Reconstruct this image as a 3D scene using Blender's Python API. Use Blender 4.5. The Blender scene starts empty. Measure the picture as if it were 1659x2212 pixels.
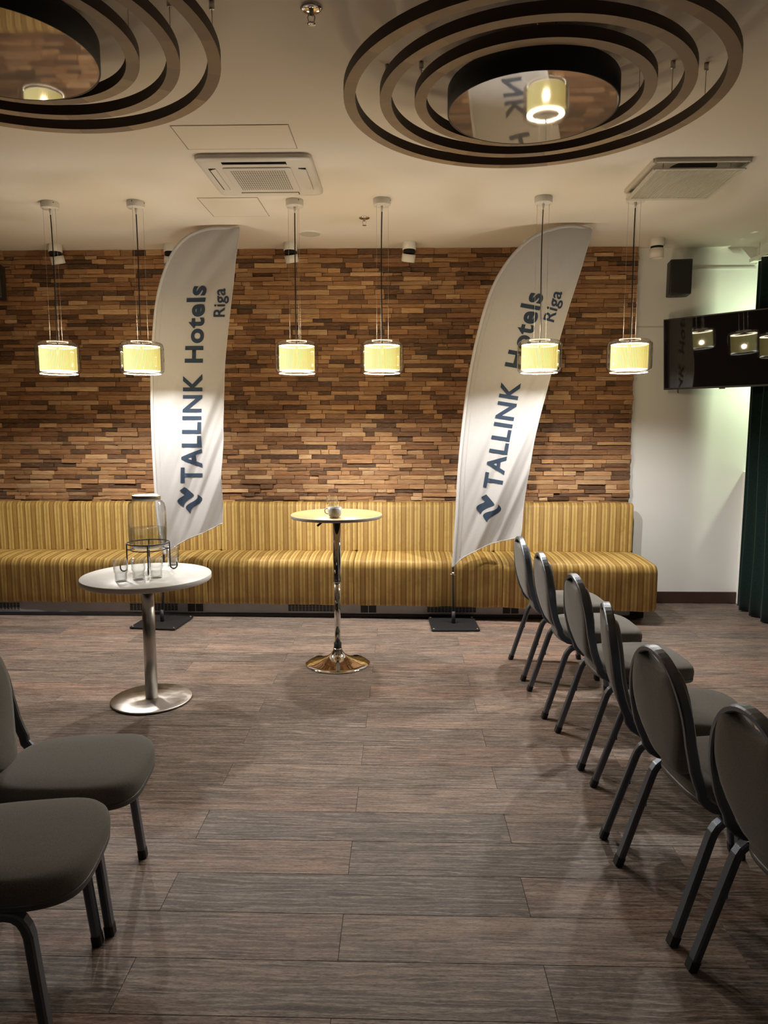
import bpy, bmesh, math, random
from math import sin, cos, pi, radians, sqrt, hypot, atan2
from mathutils import Vector, Matrix
random.seed(11)
SC = bpy.context.scene
COL = SC.collection

# ------------------------------------------------------------------ camera
cam_d = bpy.data.cameras.new('camera')
cam_d.sensor_fit = 'VERTICAL'; cam_d.sensor_height = 36.0; cam_d.lens = 36.0 * 1534 / 2212
cam_d.clip_start = 0.05
cam = bpy.data.objects.new('camera', cam_d); COL.objects.link(cam)
cam.location = (0, 0, 1.65); cam.rotation_euler = (radians(90 - 6.99), 0, radians(1.45))
SC.camera = cam
# ------------------------------------------------------------------ world, lights, exposure
w = bpy.data.worlds.new('night'); SC.world = w; w.use_nodes = True
w.node_tree.nodes['Background'].inputs[0].default_value = (0.05, 0.07, 0.10, 1)
w.node_tree.nodes['Background'].inputs[1].default_value = 0.25
SC.view_settings.view_transform = 'Standard'; SC.view_settings.look = 'None'
SC.view_settings.gamma = 1.0; SC.view_settings.use_curve_mapping = False
SC.view_settings.exposure = 0.0
SC.cycles.use_denoising = True
SC.cycles.max_bounces = 10; SC.cycles.diffuse_bounces = 4; SC.cycles.glossy_bounces = 4
SC.cycles.transmission_bounces = 8; SC.cycles.transparent_max_bounces = 16
SC.cycles.sample_clamp_indirect = 4.0
PENDANT_W = 97.0          # bulb of each pendant lamp
PENDANT_COL = (1.0, 0.945, 0.875)
SHADE_GLOW = 1.3
def area(name, loc, rot, size, power, col, sy=None):
    l = bpy.data.lights.new(name, 'AREA'); l.energy = power; l.color = col; l.size = size
    if sy: l.shape = 'RECTANGLE'; l.size_y = sy
    o = bpy.data.objects.new(name, l); o.location = loc; o.rotation_euler = rot; COL.objects.link(o); return o
# street light outside the window on the right, and an added dim cool fill light behind the camera
street = area('street_light', (3.74, 6.12, 2.42), (0, radians(62), 0), 0.18, 42, (0.90, 1.0, 0.66))
back_l = area('rear_fill_light', (-1.5, -2.2, 3.1), (0, 0, 0), 1.2, 3, (0.75, 0.86, 1.0))

# ------------------------------------------------------------------ helpers
class MB:
    def __init__(s): s.v = []; s.f = []; s.sm = []; s.m = []; s.t = []
    def add(s, vs, fs, smooth=False, mi=0, tone=None):
        b = len(s.v); s.v += [tuple(v) for v in vs]
        s.f += [tuple(b + i for i in f) for f in fs]; s.sm += [smooth] * len(fs); s.m += [mi] * len(fs)
        if tone is not None: s.t += [tone] * len(vs)
    def box(s, a, b, mi=0, mat=None, tone=None):
        (x0, y0, z0), (x1, y1, z1) = a, b
        vs = [Vector(p) for p in ((x0,y0,z0),(x1,y0,z0),(x1,y1,z0),(x0,y1,z0),(x0,y0,z1),(x1,y0,z1),(x1,y1,z1),(x0,y1,z1))]
        if mat: vs = [mat @ v for v in vs]
        s.add(vs, [(0,3,2,1),(4,5,6,7),(0,1,5,4),(1,2,6,5),(2,3,7,6),(3,0,4,7)], False, mi, tone)
    def rings(s, loops, cap0=True, cap1=True, smooth=True, mi=0, closed=False):
        n = len(loops[0]); vs = [p for L in loops for p in L]; fs = []
        k = len(loops)
        for i in range(k if closed else k - 1):
            a, b = i * n, ((i + 1) % k) * n
            for j in range(n):
                q = (j + 1) % n; fs.append((a + j, a + q, b + q, b + j))
        if cap0 and not closed: fs.append(tuple(reversed(range(n))))
        if cap1 and not closed: fs.append(tuple((k - 1) * n + j for j in range(n)))
        s.add(vs, fs, smooth, mi)
    def lathe(s, prof, c=(0,0,0), n=48, cap0=True, cap1=True, smooth=True, mi=0, closed=False):
        s.rings([[(c[0] + r * cos(2*pi*j/n), c[1] + r * sin(2*pi*j/n), c[2] + z) for j in range(n)] for r, z in prof],
                cap0, cap1, smooth, mi, closed)
    def sweep(s, path, prof, n0, closed=False, smooth=False, mi=0, caps=True):
        P = [Vector(p) for p in path]; n = Vector(n0); loops = []; k = len(P); pt = None
        for i in range(k):
            if closed: t = (P[(i+1) % k] - P[i-1]).normalized()
            else: t = (P[min(i+1, k-1)] - P[max(i-1, 0)]).normalized()
            if pt is not None:
                q = pt.rotation_difference(t); n = q @ n
            n = (n - t * n.dot(t)).normalized(); b = t.cross(n); pt = t
            loops.append([P[i] + n * a + b * c for a, c in prof])
        s.rings(loops, caps, caps, smooth, mi, closed)
    def tube(s, path, r, n0=None, seg=10, closed=False, mi=0):
        P0, P1 = Vector(path[0]), Vector(path[1]); t = (P1 - P0).normalized()
        if n0 is None: n0 = (1,0,0) if abs(t.x) < .8 else (0,1,0)
        s.sweep(path, [(r*cos(2*pi*i/seg), r*sin(2*pi*i/seg)) for i in range(seg)], n0, closed, True, mi)
    def prism(s, pts, lift, mi=0, smooth=False):   # pts: loop of 3D points, lift: vector
        l = Vector(lift); s.rings([[Vector(p) for p in pts], [Vector(p) + l for p in pts]], smooth=smooth, mi=mi)
    def build(s, name, mats, parent=None, loc=None, fix=True, bevel=None):
        me = bpy.data.meshes.new(name); me.from_pydata(s.v, [], s.f)
        for i, p in enumerate(me.polygons): p.use_smooth = s.sm[i]; p.material_index = s.m[i]
        if s.t:
            a = me.attributes.new('tone', 'FLOAT_COLOR', 'POINT')
            a.data.foreach_set('color', [c for t in s.t for c in (t[0], t[1], t[2], 1.0)])
        if fix or bevel:
            bm = bmesh.new(); bm.from_mesh(me)
            if fix: bmesh.ops.recalc_face_normals(bm, faces=bm.faces)
            bm.to_mesh(me); bm.free()
        for m in (mats if isinstance(mats, (list, tuple)) else [mats]): me.materials.append(m)
        o = bpy.data.objects.new(name, me); COL.objects.link(o)
        if parent: o.parent = parent
        if loc: o.location = loc
        if bevel:
            b = o.modifiers.new('bevel', 'BEVEL'); b.width = bevel[0]; b.segments = bevel[1]; b.limit_method = 'ANGLE'; b.angle_limit = radians(35)
            if len(bevel) > 2:
                for p in me.polygons: p.use_smooth = True
        return o
def thing(name, label, cat, loc=(0,0,0), rz=0, group=None):
    o = bpy.data.objects.new(name, None); o.empty_display_size = .1; COL.objects.link(o)
    o.location = loc; o.rotation_euler = (0, 0, rz); o['label'] = label; o['category'] = cat
    if group: o['group'] = group
    return o
def tag(o, label, cat, group=None):
    o['label'] = label; o['category'] = cat
    if group: o['group'] = group
    return o
def struct(o): o['kind'] = 'structure'; return o
def dup(root, loc, rz, label):
    r = root.copy(); COL.objects.link(r); r.location = loc; r.rotation_euler = (0, 0, rz); r['label'] = label
    for ch in list(root.children):
        c = ch.copy(); COL.objects.link(c); c.parent = r
        for g in list(ch.children):
            d = g.copy(); COL.objects.link(d); d.parent = c
    return r
def arc(c, r, a0, a1, n, plane='xz', k=0.0):
    out = []
    for i in range(n + 1):
        a = a0 + (a1 - a0) * i / n; u, v = c[0] + r * cos(a), c[1] + r * sin(a)
        out.append((u, k, v) if plane == 'xz' else (u, v, k))
    return out
def rsq(w, h, r=.25):   # rounded-rectangle profile
    a, b = w/2, h/2; q = min(a, b) * r * 2 if r < .5 else min(a, b); q = min(w, h) * r
    return [(a, -b+q), (a, b-q), (a-q, b), (-a+q, b), (-a, b-q), (-a, -b+q), (-a+q, -b), (a-q, -b)]
def lerp_tab(tab, x):
    if x <= tab[0][0]: return tab[0][1]
    for (a, b), (c, d) in zip(tab, tab[1:]):
        if x <= c: return b + (d - b) * (x - a) / (c - a)
    return tab[-1][1]
def catmull(pts, n):
    P = [Vector(p) for p in pts]; P = [P[0]*2 - P[1]] + P + [P[-1]*2 - P[-2]]; out = []
    for i in range(1, len(P) - 2):
        for j in range(n):
            t = j / n; a, b, c, d = P[i-1], P[i], P[i+1], P[i+2]
            out.append(0.5*((2*b) + (c-a)*t + (2*a-5*b+4*c-d)*t*t + (3*b-a-3*c+d)*t**3))
    out.append(P[-2]); return out

# ------------------------------------------------------------------ materials
class NT:
    def __init__(s, name):
        s.m = bpy.data.materials.new(name); s.m.use_nodes = True; s.t = s.m.node_tree
        s.bsdf = s.t.nodes['Principled BSDF']; s.out = s.t.nodes['Material Output']
    def n(s, typ, **kw):
        nd = s.t.nodes.new(typ)
        for k, v in kw.items():
            if k.startswith('i_'):
                nd.inputs[int(k[2:]) if k[2:].isdigit() else k[2:].replace('_', ' ')].default_value = v
            else: setattr(nd, k, v)
        return nd
    def l(s, a, b): s.t.links.new(a, b)
    def ramp(s, fac, stops, interp='LINEAR'):
        r = s.n('ShaderNodeValToRGB'); r.color_ramp.interpolation = interp; e = r.color_ramp.elements
        while len(e) > 1: e.remove(e[-1])
        e[0].position = stops[0][0]; e[0].color = (*stops[0][1], 1)
        for p, c in stops[1:]:
            q = e.new(p); q.color = (*c, 1)
        s.l(fac, r.inputs[0]); return r.outputs[0]
    def mix(s, fac, a, b, mode='MIX'):
        x = s.n('ShaderNodeMix', data_type='RGBA', blend_type=mode)
        for sock, v in ((x.inputs[0], fac), (x.inputs[6], a), (x.inputs[7], b)):
            if hasattr(v, 'is_linked'): s.l(v, sock)
            elif isinstance(v, tuple): sock.default_value = (*v, 1)
            else: sock.default_value = v
        return x.outputs[2]
    def math(s, op, a, b=None, c=None):
        x = s.n('ShaderNodeMath', operation=op)
        for i, v in enumerate((a, b, c)):
            if v is None: continue
            if hasattr(v, 'is_linked'): s.l(v, x.inputs[i])
            else: x.inputs[i].default_value = v
        return x.outputs[0]
    def bump(s, h, strength=.3, dist=.01):
        b = s.n('ShaderNodeBump', i_Strength=strength, i_Distance=dist); s.l(h, b.inputs['Height']); s.l(b.outputs[0], s.bsdf.inputs['Normal']); return b
    def vec(s, kind='Object', scale=(1,1,1), off=None):
        tc = s.n('ShaderNodeTexCoord'); v = tc.outputs[kind]
        if off is not None:
            a = s.n('ShaderNodeVectorMath', operation='ADD'); s.l(v, a.inputs[0]); s.l(off, a.inputs[1]); v = a.outputs[0]
        mp = s.n('ShaderNodeMapping'); mp.inputs['Scale'].default_value = scale; s.l(v, mp.inputs[0]); return mp.outputs[0]
    def noise(s, vec, scale=5., detail=4., rough=.5, dist=0.):
        x = s.n('ShaderNodeTexNoise', i_Scale=scale, i_Detail=detail, i_Roughness=rough, i_Distortion=dist); s.l(vec, x.inputs['Vector']); return x.outputs[0]
def simple(name, col, rough=.5, metal=0., spec=.5, bump=None, vary=0., sheen=0.):
    t = NT(name); b = t.bsdf; b.inputs['Base Color'].default_value = (*col, 1); b.inputs['Roughness'].default_value = rough
    b.inputs['Metallic'].default_value = metal; b.inputs['Specular IOR Level'].default_value = spec
    if sheen: b.inputs['Sheen Weight'].default_value = sheen
    if bump or vary:
        nz = t.noise(t.vec(), bump[0] if bump else 8.)
        if bump: t.bump(nz, bump[1], bump[2])
        if vary: t.l(t.mix(nz, tuple(c*(1-vary) for c in col), tuple(min(1, c*(1+vary)) for c in col)), b.inputs['Base Color'])
    return t.m
def glassy(name, tint=(.95,.97,.96), base=.05, edge=.65, rough=.02, power=3.0):
    t = NT(name); tr = t.n('ShaderNodeBsdfTransparent'); tr.inputs[0].default_value = (*tint, 1)
    gl = t.n('ShaderNodeBsdfGlossy'); gl.inputs['Roughness'].default_value = rough
    lw = t.n('ShaderNodeLayerWeight'); lw.inputs[0].default_value = .5
    f = t.math('ADD', base, t.math('MULTIPLY', t.math('POWER', lw.outputs['Facing'], power), edge))
    mx = t.n('ShaderNodeMixShader'); t.l(f, mx.inputs[0]); t.l(tr.outputs[0], mx.inputs[1]); t.l(gl.outputs[0], mx.inputs[2])
    t.l(mx.outputs[0], t.out.inputs[0]); return t.m
def frosted(name):
    t = NT(name); tr = t.n('ShaderNodeBsdfTransparent'); df = t.n('ShaderNodeBsdfDiffuse'); df.inputs[0].default_value = (.8,.8,.78,1)
    mx = t.n('ShaderNodeMixShader'); mx.inputs[0].default_value = .45; t.l(tr.outputs[0], mx.inputs[1]); t.l(df.outputs[0], mx.inputs[2]); t.l(mx.outputs[0], t.out.inputs[0]); return t.m
def emit_mix(name, col, strength, see=.5):   # lit diffuser that also lets light through
    t = NT(name); tr = t.n('ShaderNodeBsdfTransparent'); em = t.n('ShaderNodeEmission')
    em.inputs[0].default_value = (*col, 1); em.inputs[1].default_value = strength
    mx = t.n('ShaderNodeMixShader'); mx.inputs[0].default_value = 1 - see
    t.l(tr.outputs[0], mx.inputs[1]); t.l(em.outputs[0], mx.inputs[2]); t.l(mx.outputs[0], t.out.inputs[0]); return t.m

def wood_wall_mat():
    t = NT('reclaimed_wood'); at = t.n('ShaderNodeAttribute', attribute_name='tone')
    sx = t.n('ShaderNodeSeparateColor'); t.l(at.outputs['Color'], sx.inputs[0]); r1, r2, r3 = sx.outputs
    sc = t.n('ShaderNodeVectorMath', operation='SCALE'); t.l(at.outputs['Color'], sc.inputs[0]); sc.inputs['Scale'].default_value = 37.0
    v = t.vec('Object', (1, 1, 1), sc.outputs[0])
    m1 = t.n('ShaderNodeMapping'); m1.inputs['Scale'].default_value = (2.2, 8, 26); t.l(v, m1.inputs[0])
    g = t.noise(m1.outputs[0], 3.0, 6, .6, 1.2)
    m2 = t.n('ShaderNodeMapping'); m2.inputs['Scale'].default_value = (3.5, 8, 16); t.l(v, m2.inputs[0])
    wv = t.n('ShaderNodeTexWave', wave_type='BANDS', bands_direction='Z', i_Scale=2.4, i_Distortion=9.0, i_Detail=3.0); t.l(m2.outputs[0], wv.inputs['Vector'])
    base = t.ramp(r1, [(0, (.075,.036,.018)), (.15, (.17,.080,.036)), (.4, (.40,.19,.082)), (.65, (.58,.305,.135)), (.85, (.72,.41,.19)), (1, (.86,.56,.30))])
    base = t.mix(t.math('MULTIPLY', r2, .45), base, (.20,.125,.085))
    dark = t.mix(.6, base, (.04,.02,.01))
    col = t.mix(t.ramp(wv.outputs['Fac'], [(.25, (0,0,0)), (.6, (.30,.30,.30)), (.9, (.65,.65,.65))]), base, dark)
    kn = t.n('ShaderNodeTexNoise', i_Scale=9.0, i_Detail=6.0, i_Roughness=.75); t.l(m1.outputs[0], kn.inputs['Vector'])
    col = t.mix(t.ramp(kn.outputs[0], [(.52, (0,0,0)), (.72, (.55,.55,.55))]), col, (.62,.40,.22))
    col = t.mix(t.ramp(g, [(.35, (0,0,0)), (.7, (1,1,1))]), t.mix(.35, col, (.05,.025,.012)), col)
    t.l(col, t.bsdf.inputs['Base Color']); t.bsdf.inputs['Roughness'].default_value = .6; t.bsdf.inputs['Specular IOR Level'].default_value = .3
    t.bump(t.math('ADD', g, t.math('MULTIPLY', wv.outputs['Fac'], .4)), .5, .004); return t.m
def floor_mat():
    t = NT('vinyl_oak_floor'); oi = t.n('ShaderNodeObjectInfo'); rnd = oi.outputs['Random']
    cb = t.n('ShaderNodeCombineXYZ')
    for i, k in enumerate((91., 57., 33.)): t.l(t.math('MULTIPLY', rnd, k), cb.inputs[i])
    v = t.vec('Object', (1, 1, 1), cb.outputs[0])
    m1 = t.n('ShaderNodeMapping'); m1.inputs['Scale'].default_value = (1.3, 16, 1); t.l(v, m1.inputs[0])
    g = t.noise(m1.outputs[0], 2.4, 10, .72, 1.1)
    m2 = t.n('ShaderNodeMapping'); m2.inputs['Scale'].default_value = (4.5, 48, 1); t.l(v, m2.inputs[0])
    fine = t.noise(m2.outputs[0], 3.0, 9, .78, .5)
    m3 = t.n('ShaderNodeMapping'); m3.inputs['Scale'].default_value = (.55, 5.5, 1); t.l(v, m3.inputs[0])
    wv = t.n('ShaderNodeTexWave', wave_type='BANDS', bands_direction='Y', i_Scale=2.4, i_Distortion=16.0, i_Detail=5.0, i_Detail_Scale=1.1, i_Detail_Roughness=.6); t.l(m3.outputs[0], wv.inputs['Vector'])
    lowf = t.noise(t.vec('Object', (1.1, 3.2, 1), cb.outputs[0]), 1.6, 3, .6)
    red = t.ramp(rnd, [(0, (.41,.295,.235)), (.22, (.40,.255,.195)), (.45, (.28,.215,.18)), (.7, (.345,.255,.205)), (.85, (.245,.195,.168)), (1, (.37,.24,.185))], 'CONSTANT')
    red = t.mix(t.ramp(lowf, [(.38, (0,0,0)), (.62, (.7,.7,.7))]), red, (.17,.145,.13))
    m4 = t.n('ShaderNodeMapping'); m4.inputs['Scale'].default_value = (55, 230, 1); t.l(v, m4.inputs[0])
    pore = t.noise(m4.outputs[0], 1.0, 3, .7)
    col = t.mix(t.ramp(g, [(.36, (0,0,0)), (.60, (1,1,1))]), t.mix(.76, red, (.035,.026,.022)), red)
    col = t.mix(t.ramp(wv.outputs['Fac'], [(.66, (0,0,0)), (.88, (.25,.25,.25)), (1, (.65,.65,.65))]), col, (.44,.36,.30))
    col = t.mix(t.ramp(fine, [(.36, (.8,.8,.8)), (.52, (0,0,0))]), col, t.mix(.6, col, (.03,.022,.018)))
    col = t.mix(t.ramp(pore, [(.34, (.75,.75,.75)), (.5, (0,0,0))]), col, t.mix(.7, col, (.02,.015,.012)))
    col = t.mix(t.ramp(pore, [(.58, (0,0,0)), (.74, (.5,.5,.5))]), col, (.42,.34,.28))
    t.l(col, t.bsdf.inputs['Base Color'])
    rg = t.ramp(g, [(.3, (.5,.5,.5)), (.7, (.36,.36,.36))]); t.l(rg, t.bsdf.inputs['Roughness']); t.bsdf.inputs['Specular IOR Level'].default_value = .20
    t.bump(t.math('ADD', fine, g), .35, .003); return t.m
def stripe_mat(name, nap):
    t = NT(name); tc = t.n('ShaderNodeTexCoord'); sp = t.n('ShaderNodeSeparateXYZ'); t.l(tc.outputs['Object'], sp.inputs[0])
    fr = t.math('FRACT', t.math('MULTIPLY', t.math('ADD', sp.outputs[0], 8.6), 1 / .172))
    hi, go, da, th = (.56,.395,.130), (.39,.25,.066), (.235,.122,.026), (.48,.32,.09)
    st = [(0, hi), (.085, go), (.175, hi), (.26, da), (.30, go), (.335, da), (.425, hi), (.51, go), (.60, hi), (.69, da), (.775, th), (.795, da), (.825, th), (.845, da), (.875, th), (.895, da)]
    col = t.ramp(fr, st, 'CONSTANT')
    nz = t.noise(t.vec('Object', (1, 1, .6)), 22, 6, .65, .6)
    n2 = t.noise(t.vec('Object', (1, 1, .5)), 5, 3, .5)
    col = t.mix(t.ramp(nz, [(.32, (.55,.55,.55)), (.5, (0,0,0))]), col, t.mix(.6, col, (.18,.09,.012)))
    col = t.mix(t.math('MULTIPLY', n2, .35), col, (.45,.27,.06))
    t.l(col, t.bsdf.inputs['Base Color']); t.bsdf.inputs['Roughness'].default_value = .55
    t.bsdf.inputs['Sheen Weight'].default_value = .35; t.bsdf.inputs['Sheen Tint'].default_value = (1, .75, .3, 1); t.bsdf.inputs['Sheen Roughness'].default_value = .35
    bp = t.bump(nz, .25, .006)
    ad = t.n('ShaderNodeVectorMath', operation='ADD'); t.l(bp.outputs[0], ad.inputs[0]); ad.inputs[1].default_value = nap      # the pile lies over in one direction
    nm = t.n('ShaderNodeVectorMath', operation='NORMALIZE'); t.l(ad.outputs[0], nm.inputs[0]); t.l(nm.outputs[0], t.bsdf.inputs['Normal']); return t.m
def ring_wood_mat():
    t = NT('ring_wood'); v = t.vec('Object', (1, 1, 1)); nz = t.noise(v, 7, 5, .6, 1.5)
    tc = t.n('ShaderNodeTexCoord'); sp = t.n('ShaderNodeSeparateXYZ'); t.l(tc.outputs['Object'], sp.inputs[0])
    an = t.math('FLOOR', t.math('MULTIPLY', t.math('ARCTAN2', sp.outputs[1], sp.outputs[0]), 3.1))
    wn = t.n('ShaderNodeTexWhiteNoise', noise_dimensions='1D'); t.l(an, wn.inputs['W'])
    a = t.ramp(wn.outputs[0], [(0, (.26,.165,.10)), (.5, (.36,.24,.135)), (1, (.52,.37,.20))])
    t.l(t.mix(t.math('MULTIPLY', nz, .7), a, (.19,.12,.065)), t.bsdf.inputs['Base Color']); t.bsdf.inputs['Roughness'].default_value = .6; return t.m
def fabric_mat(name, col, sc=420, strength=.35):
    t = NT(name); nz = t.noise(t.vec(), sc, 2, .6); n2 = t.noise(t.vec(), 6, 3)
    c = t.mix(t.ramp(nz, [(.35, (0,0,0)), (.65, (1,1,1))]), tuple(x*.72 for x in col), tuple(x*1.2 for x in col))
    c = t.mix(t.math('MULTIPLY', n2, .25), c, tuple(x*.8 for x in col))
    t.l(c, t.bsdf.inputs['Base Color']); t.bsdf.inputs['Roughness'].default_value = .9; t.bsdf.inputs['Specular IOR Level'].default_value = .15
    t.bsdf.inputs['Sheen Weight'].default_value = .2
    t.bump(nz, strength, .002); return t.m
def cloth_mat(name, col, trans=.35):
    t = NT(name); d = t.n('ShaderNodeBsdfDiffuse'); tr = t.n('ShaderNodeBsdfTranslucent'); mx = t.n('ShaderNodeMixShader')
    nz = t.noise(t.vec('Object', (1, 1, 1)), 60, 3); c = t.mix(nz, tuple(x*.93 for x in col), col)
    t.l(c, d.inputs[0]); t.l(c, tr.inputs[0]); mx.inputs[0].default_value = trans
    t.l(d.outputs[0], mx.inputs[1]); t.l(tr.outputs[0], mx.inputs[2]); t.l(mx.outputs[0], t.out.inputs[0]); return t.m
def plaster_mat(name, col):
    t = NT(name); nz = t.noise(t.vec('Object', (1,1,1)), 160, 4, .6); t.bsdf.inputs['Base Color'].default_value = (*col, 1)
    t.bsdf.inputs['Roughness'].default_value = .85; t.bsdf.inputs['Specular IOR Level'].default_value = .2; t.bump(nz, .12, .002); return t.m
def brushed_mat():
    t = NT('brushed_steel'); b = t.bsdf; b.inputs['Base Color'].default_value = (.62,.60,.57,1); b.inputs['Metallic'].default_value = 1
    b.inputs['Roughness'].default_value = .34; b.inputs['Anisotropic'].default_value = .7
    tg = t.n('ShaderNodeTangent', direction_type='RADIAL', axis='Z'); t.l(tg.outputs[0], b.inputs['Tangent'])
    nz = t.noise(t.vec('Object', (1, 1, 40)), 30, 3); t.l(t.ramp(nz, [(.3, (.28,)*3), (.7, (.4,)*3)]), b.inputs['Roughness']); return t.m
def pleat_mat():
    t = NT('pleated_shade'); tc = t.n('ShaderNodeTexCoord'); sp = t.n('ShaderNodeSeparateXYZ'); t.l(tc.outputs['Object'], sp.inputs[0])
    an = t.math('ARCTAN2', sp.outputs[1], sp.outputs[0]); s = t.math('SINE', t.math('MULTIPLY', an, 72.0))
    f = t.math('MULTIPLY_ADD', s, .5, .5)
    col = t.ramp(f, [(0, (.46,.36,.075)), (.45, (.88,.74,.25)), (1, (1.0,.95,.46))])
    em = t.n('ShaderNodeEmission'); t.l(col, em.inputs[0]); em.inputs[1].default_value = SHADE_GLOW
    df = t.n('ShaderNodeBsdfDiffuse'); df.inputs[0].default_value = (.012,.011,.008,1)
    tr = t.n('ShaderNodeBsdfTransparent'); tr.inputs[0].default_value = (1.0, .82, .56, 1)      # thin fabric: some of the bulb's light passes
    mx = t.n('ShaderNodeMixShader'); mx.inputs[0].default_value = .90; t.l(tr.outputs[0], mx.inputs[1]); t.l(df.outputs[0], mx.inputs[2])
    ad = t.n('ShaderNodeAddShader'); t.l(em.outputs[0], ad.inputs[0]); t.l(mx.outputs[0], ad.inputs[1]); t.l(ad.outputs[0], t.out.inputs[0]); return t.m

M = dict(
    ceil=plaster_mat('ceiling_paint', (.82,.765,.69)), wall=plaster_mat('wall_paint', (.86,.86,.84)),
    wallb=plaster_mat('brown_wall_paint', (.10,.075,.055)), wood=wood_wall_mat(), floor=floor_mat(), stripe=stripe_mat('gold_striped_velvet_seat', (0, -.30, -.46)), stripeb=stripe_mat('gold_striped_velvet_back', (0, 0, .22)), ring=ring_wood_mat(),
    ringside=simple('ring_side', (.045,.026,.018), .6, vary=.2), black=simple('black_matte', (.012,.012,.014), .55), drum=simple('drum_black', (.010,.010,.012), .7),
    mirror=simple('stretch_mirror', (.56,.51,.45), .03, .62),
    white=simple('white_enamel', (.80,.78,.74), .45), plastic=simple('white_plastic', (.74,.71,.66), .4, bump=(300, .05, .001)),
    dark=simple('dark_void', (.006,.006,.006), .9), joint=simple('joint_line', (.22,.18,.14), .9),
    chrome=simple('chrome', (.80,.79,.77), .05, 1.0), brushed=brushed_mat(), steel=simple('steel_wire', (.55,.53,.50), .35, 1.0),
    tablew=simple('white_laminate', (.66,.655,.64), .38, vary=.05), tablebirch=simple('birch_laminate', (.56,.40,.17), .4, vary=.12),
    tableedge=simple('table_edge', (.42,.39,.34), .5), rubber=simple('black_rubber', (.015,.015,.016), .7),
    frame=simple('hammered_grey_metal', (.13,.15,.185), .33, .75, bump=(260, .25, .002)),
    seat=fabric_mat('grey_woven_fabric', (.150,.142,.128)), trimf=simple('seat_edge_trim', (.11,.11,.115), .4, .4),
    flag=cloth_mat('flag_polyester', (.50,.496,.50), .30), hem=cloth_mat('flag_hem', (.60,.59,.59), .25), seam=cloth_mat('flag_seam', (.55,.54,.54), .2), ink=cloth_mat('flag_ink', (.042,.060,.092), .25),
    green=fabric_mat('green_velvet', (.006,.019,.017), 90, .2), baseb=simple('baseboard_brown', (.055,.028,.022), .5, vary=.2),
    glass=glassy('lamp_glass', (.93,.93,.90), .07, .85, .03, 2.0), tumbler=glassy('tumbler_glass', (.965,.972,.968), .055, .85, .03, 2.2), water=glassy('water', (.86,.87,.84), .06, .5),
    rimglass=frosted('lit_glass_rim'), pane=glassy('window_glass', (.92,.95,.94), .05, .5), shade=pleat_mat(),
    diff=emit_mix('bottom_diffuser', (1.0,.96,.86), 7.0, .75), topdiff=emit_mix('top_diffuser', (1.0,.83,.60), 29.0, .30),
    bulb=emit_mix('bulb', (1.0,.85,.6), 2.5, 0.0), cable=simple('black_cord', (.012,.010,.010), .7),
    spk=simple('speaker_black', (.016,.016,.018), .5), grille=simple('speaker_grille', (.010,.010,.011), .8, bump=(900, .4, .002)),
    screen=simple('tv_screen', (.006,.006,.008), .025, 0, 1.0), china=simple('white_china', (.72,.72,.73), .2), coffee=simple('coffee', (.03,.015,.008), .1),
    heater=simple('galvanised_panel', (.36,.37,.39), .45, .5, vary=.15), vent=simple('vent_grey', (.62,.58,.50), .5),
    frameA=simple('window_frame_alu', (.20,.20,.20), .5), ground=simple('outside_ground', (.05,.05,.05), .9),
    frontplate=simple('white_trunking', (.62,.61,.58), .6),
)

# ================================================================== SETTING
CZ = 3.2; YB = 6.565; XL, XR, YF = -4.9, 3.45, -3.2; XW = 3.115; SILL = 1.226
b = MB(); b.box((XL, YF, -.06), (XR, YB, -.004)); floor = struct(b.build('floor', M['floor']))
# planks: 1.265 x 0.2135 m, half-brick bond, joints at x = 0.44 and -0.194
PL, PWD, Y0, G = 1.265, .2135, 1.798, .0005
def plank_mesh(x0, x1):
    m = MB(); e = .0008
    a = [(x0+G, G, -.004), (x1-G, G, -.004), (x1-G, PWD-G, -.004), (x0+G, PWD-G, -.004)]
    t0 = [(x0+G, G, -.0012), (x1-G, G, -.0012), (x1-G, PWD-G, -.0012), (x0+G, PWD-G, -.0012)]
    t = [(x0+G+e, G+e, 0), (x1-G-e, G+e, 0), (x1-G-e, PWD-G-e, 0), (x0+G+e, PWD-G-e, 0)]
    m.rings([a, t0, t], True, True, False); return m
full = None
for k in range(-7, 23):
    y = Y0 + k * PWD
    if y + PWD > YB: continue
    x0 = .44 if k % 2 == 0 else -.194
    n0 = math.ceil((-4.6 - x0) / PL) - 1
    for n in range(n0, 6):
        a = x0 + n * PL; bq = a + PL
        if bq < -4.4 or a > XW - .05: continue
        if k < 0 and (a > 2.2 or bq < -2.6): continue
        if bq > XW or a < XL:
            o = plank_mesh(0, min(bq, XW) - a).build('plank', M['floor'], floor, (a, y, 0))
        elif full is None:
            o = full = plank_mesh(0, PL).build('plank', M['floor'], floor, (a, y, 0))
        else:
            o = full.copy(); COL.objects.link(o); o.location = (a, y, 0)
b = MB(); b.box((XL, YF, CZ), (XR, YB, CZ + .1)); struct(b.build('ceiling', M['ceil']))
b = MB(); b.box((XL - .1, YB, 0), (XR, YB + .12, CZ)); wall_back = struct(b.build('wall_back', M['wall']))
b = MB(); b.box((XL - .1, YF, 0), (XL, YB, CZ)); struct(b.build('wall_left', M['wallb']))
b = MB(); b.box((XL, YF - .1, 0), (XR, YF, CZ)); struct(b.build('wall_front', M['wallb']))
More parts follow.
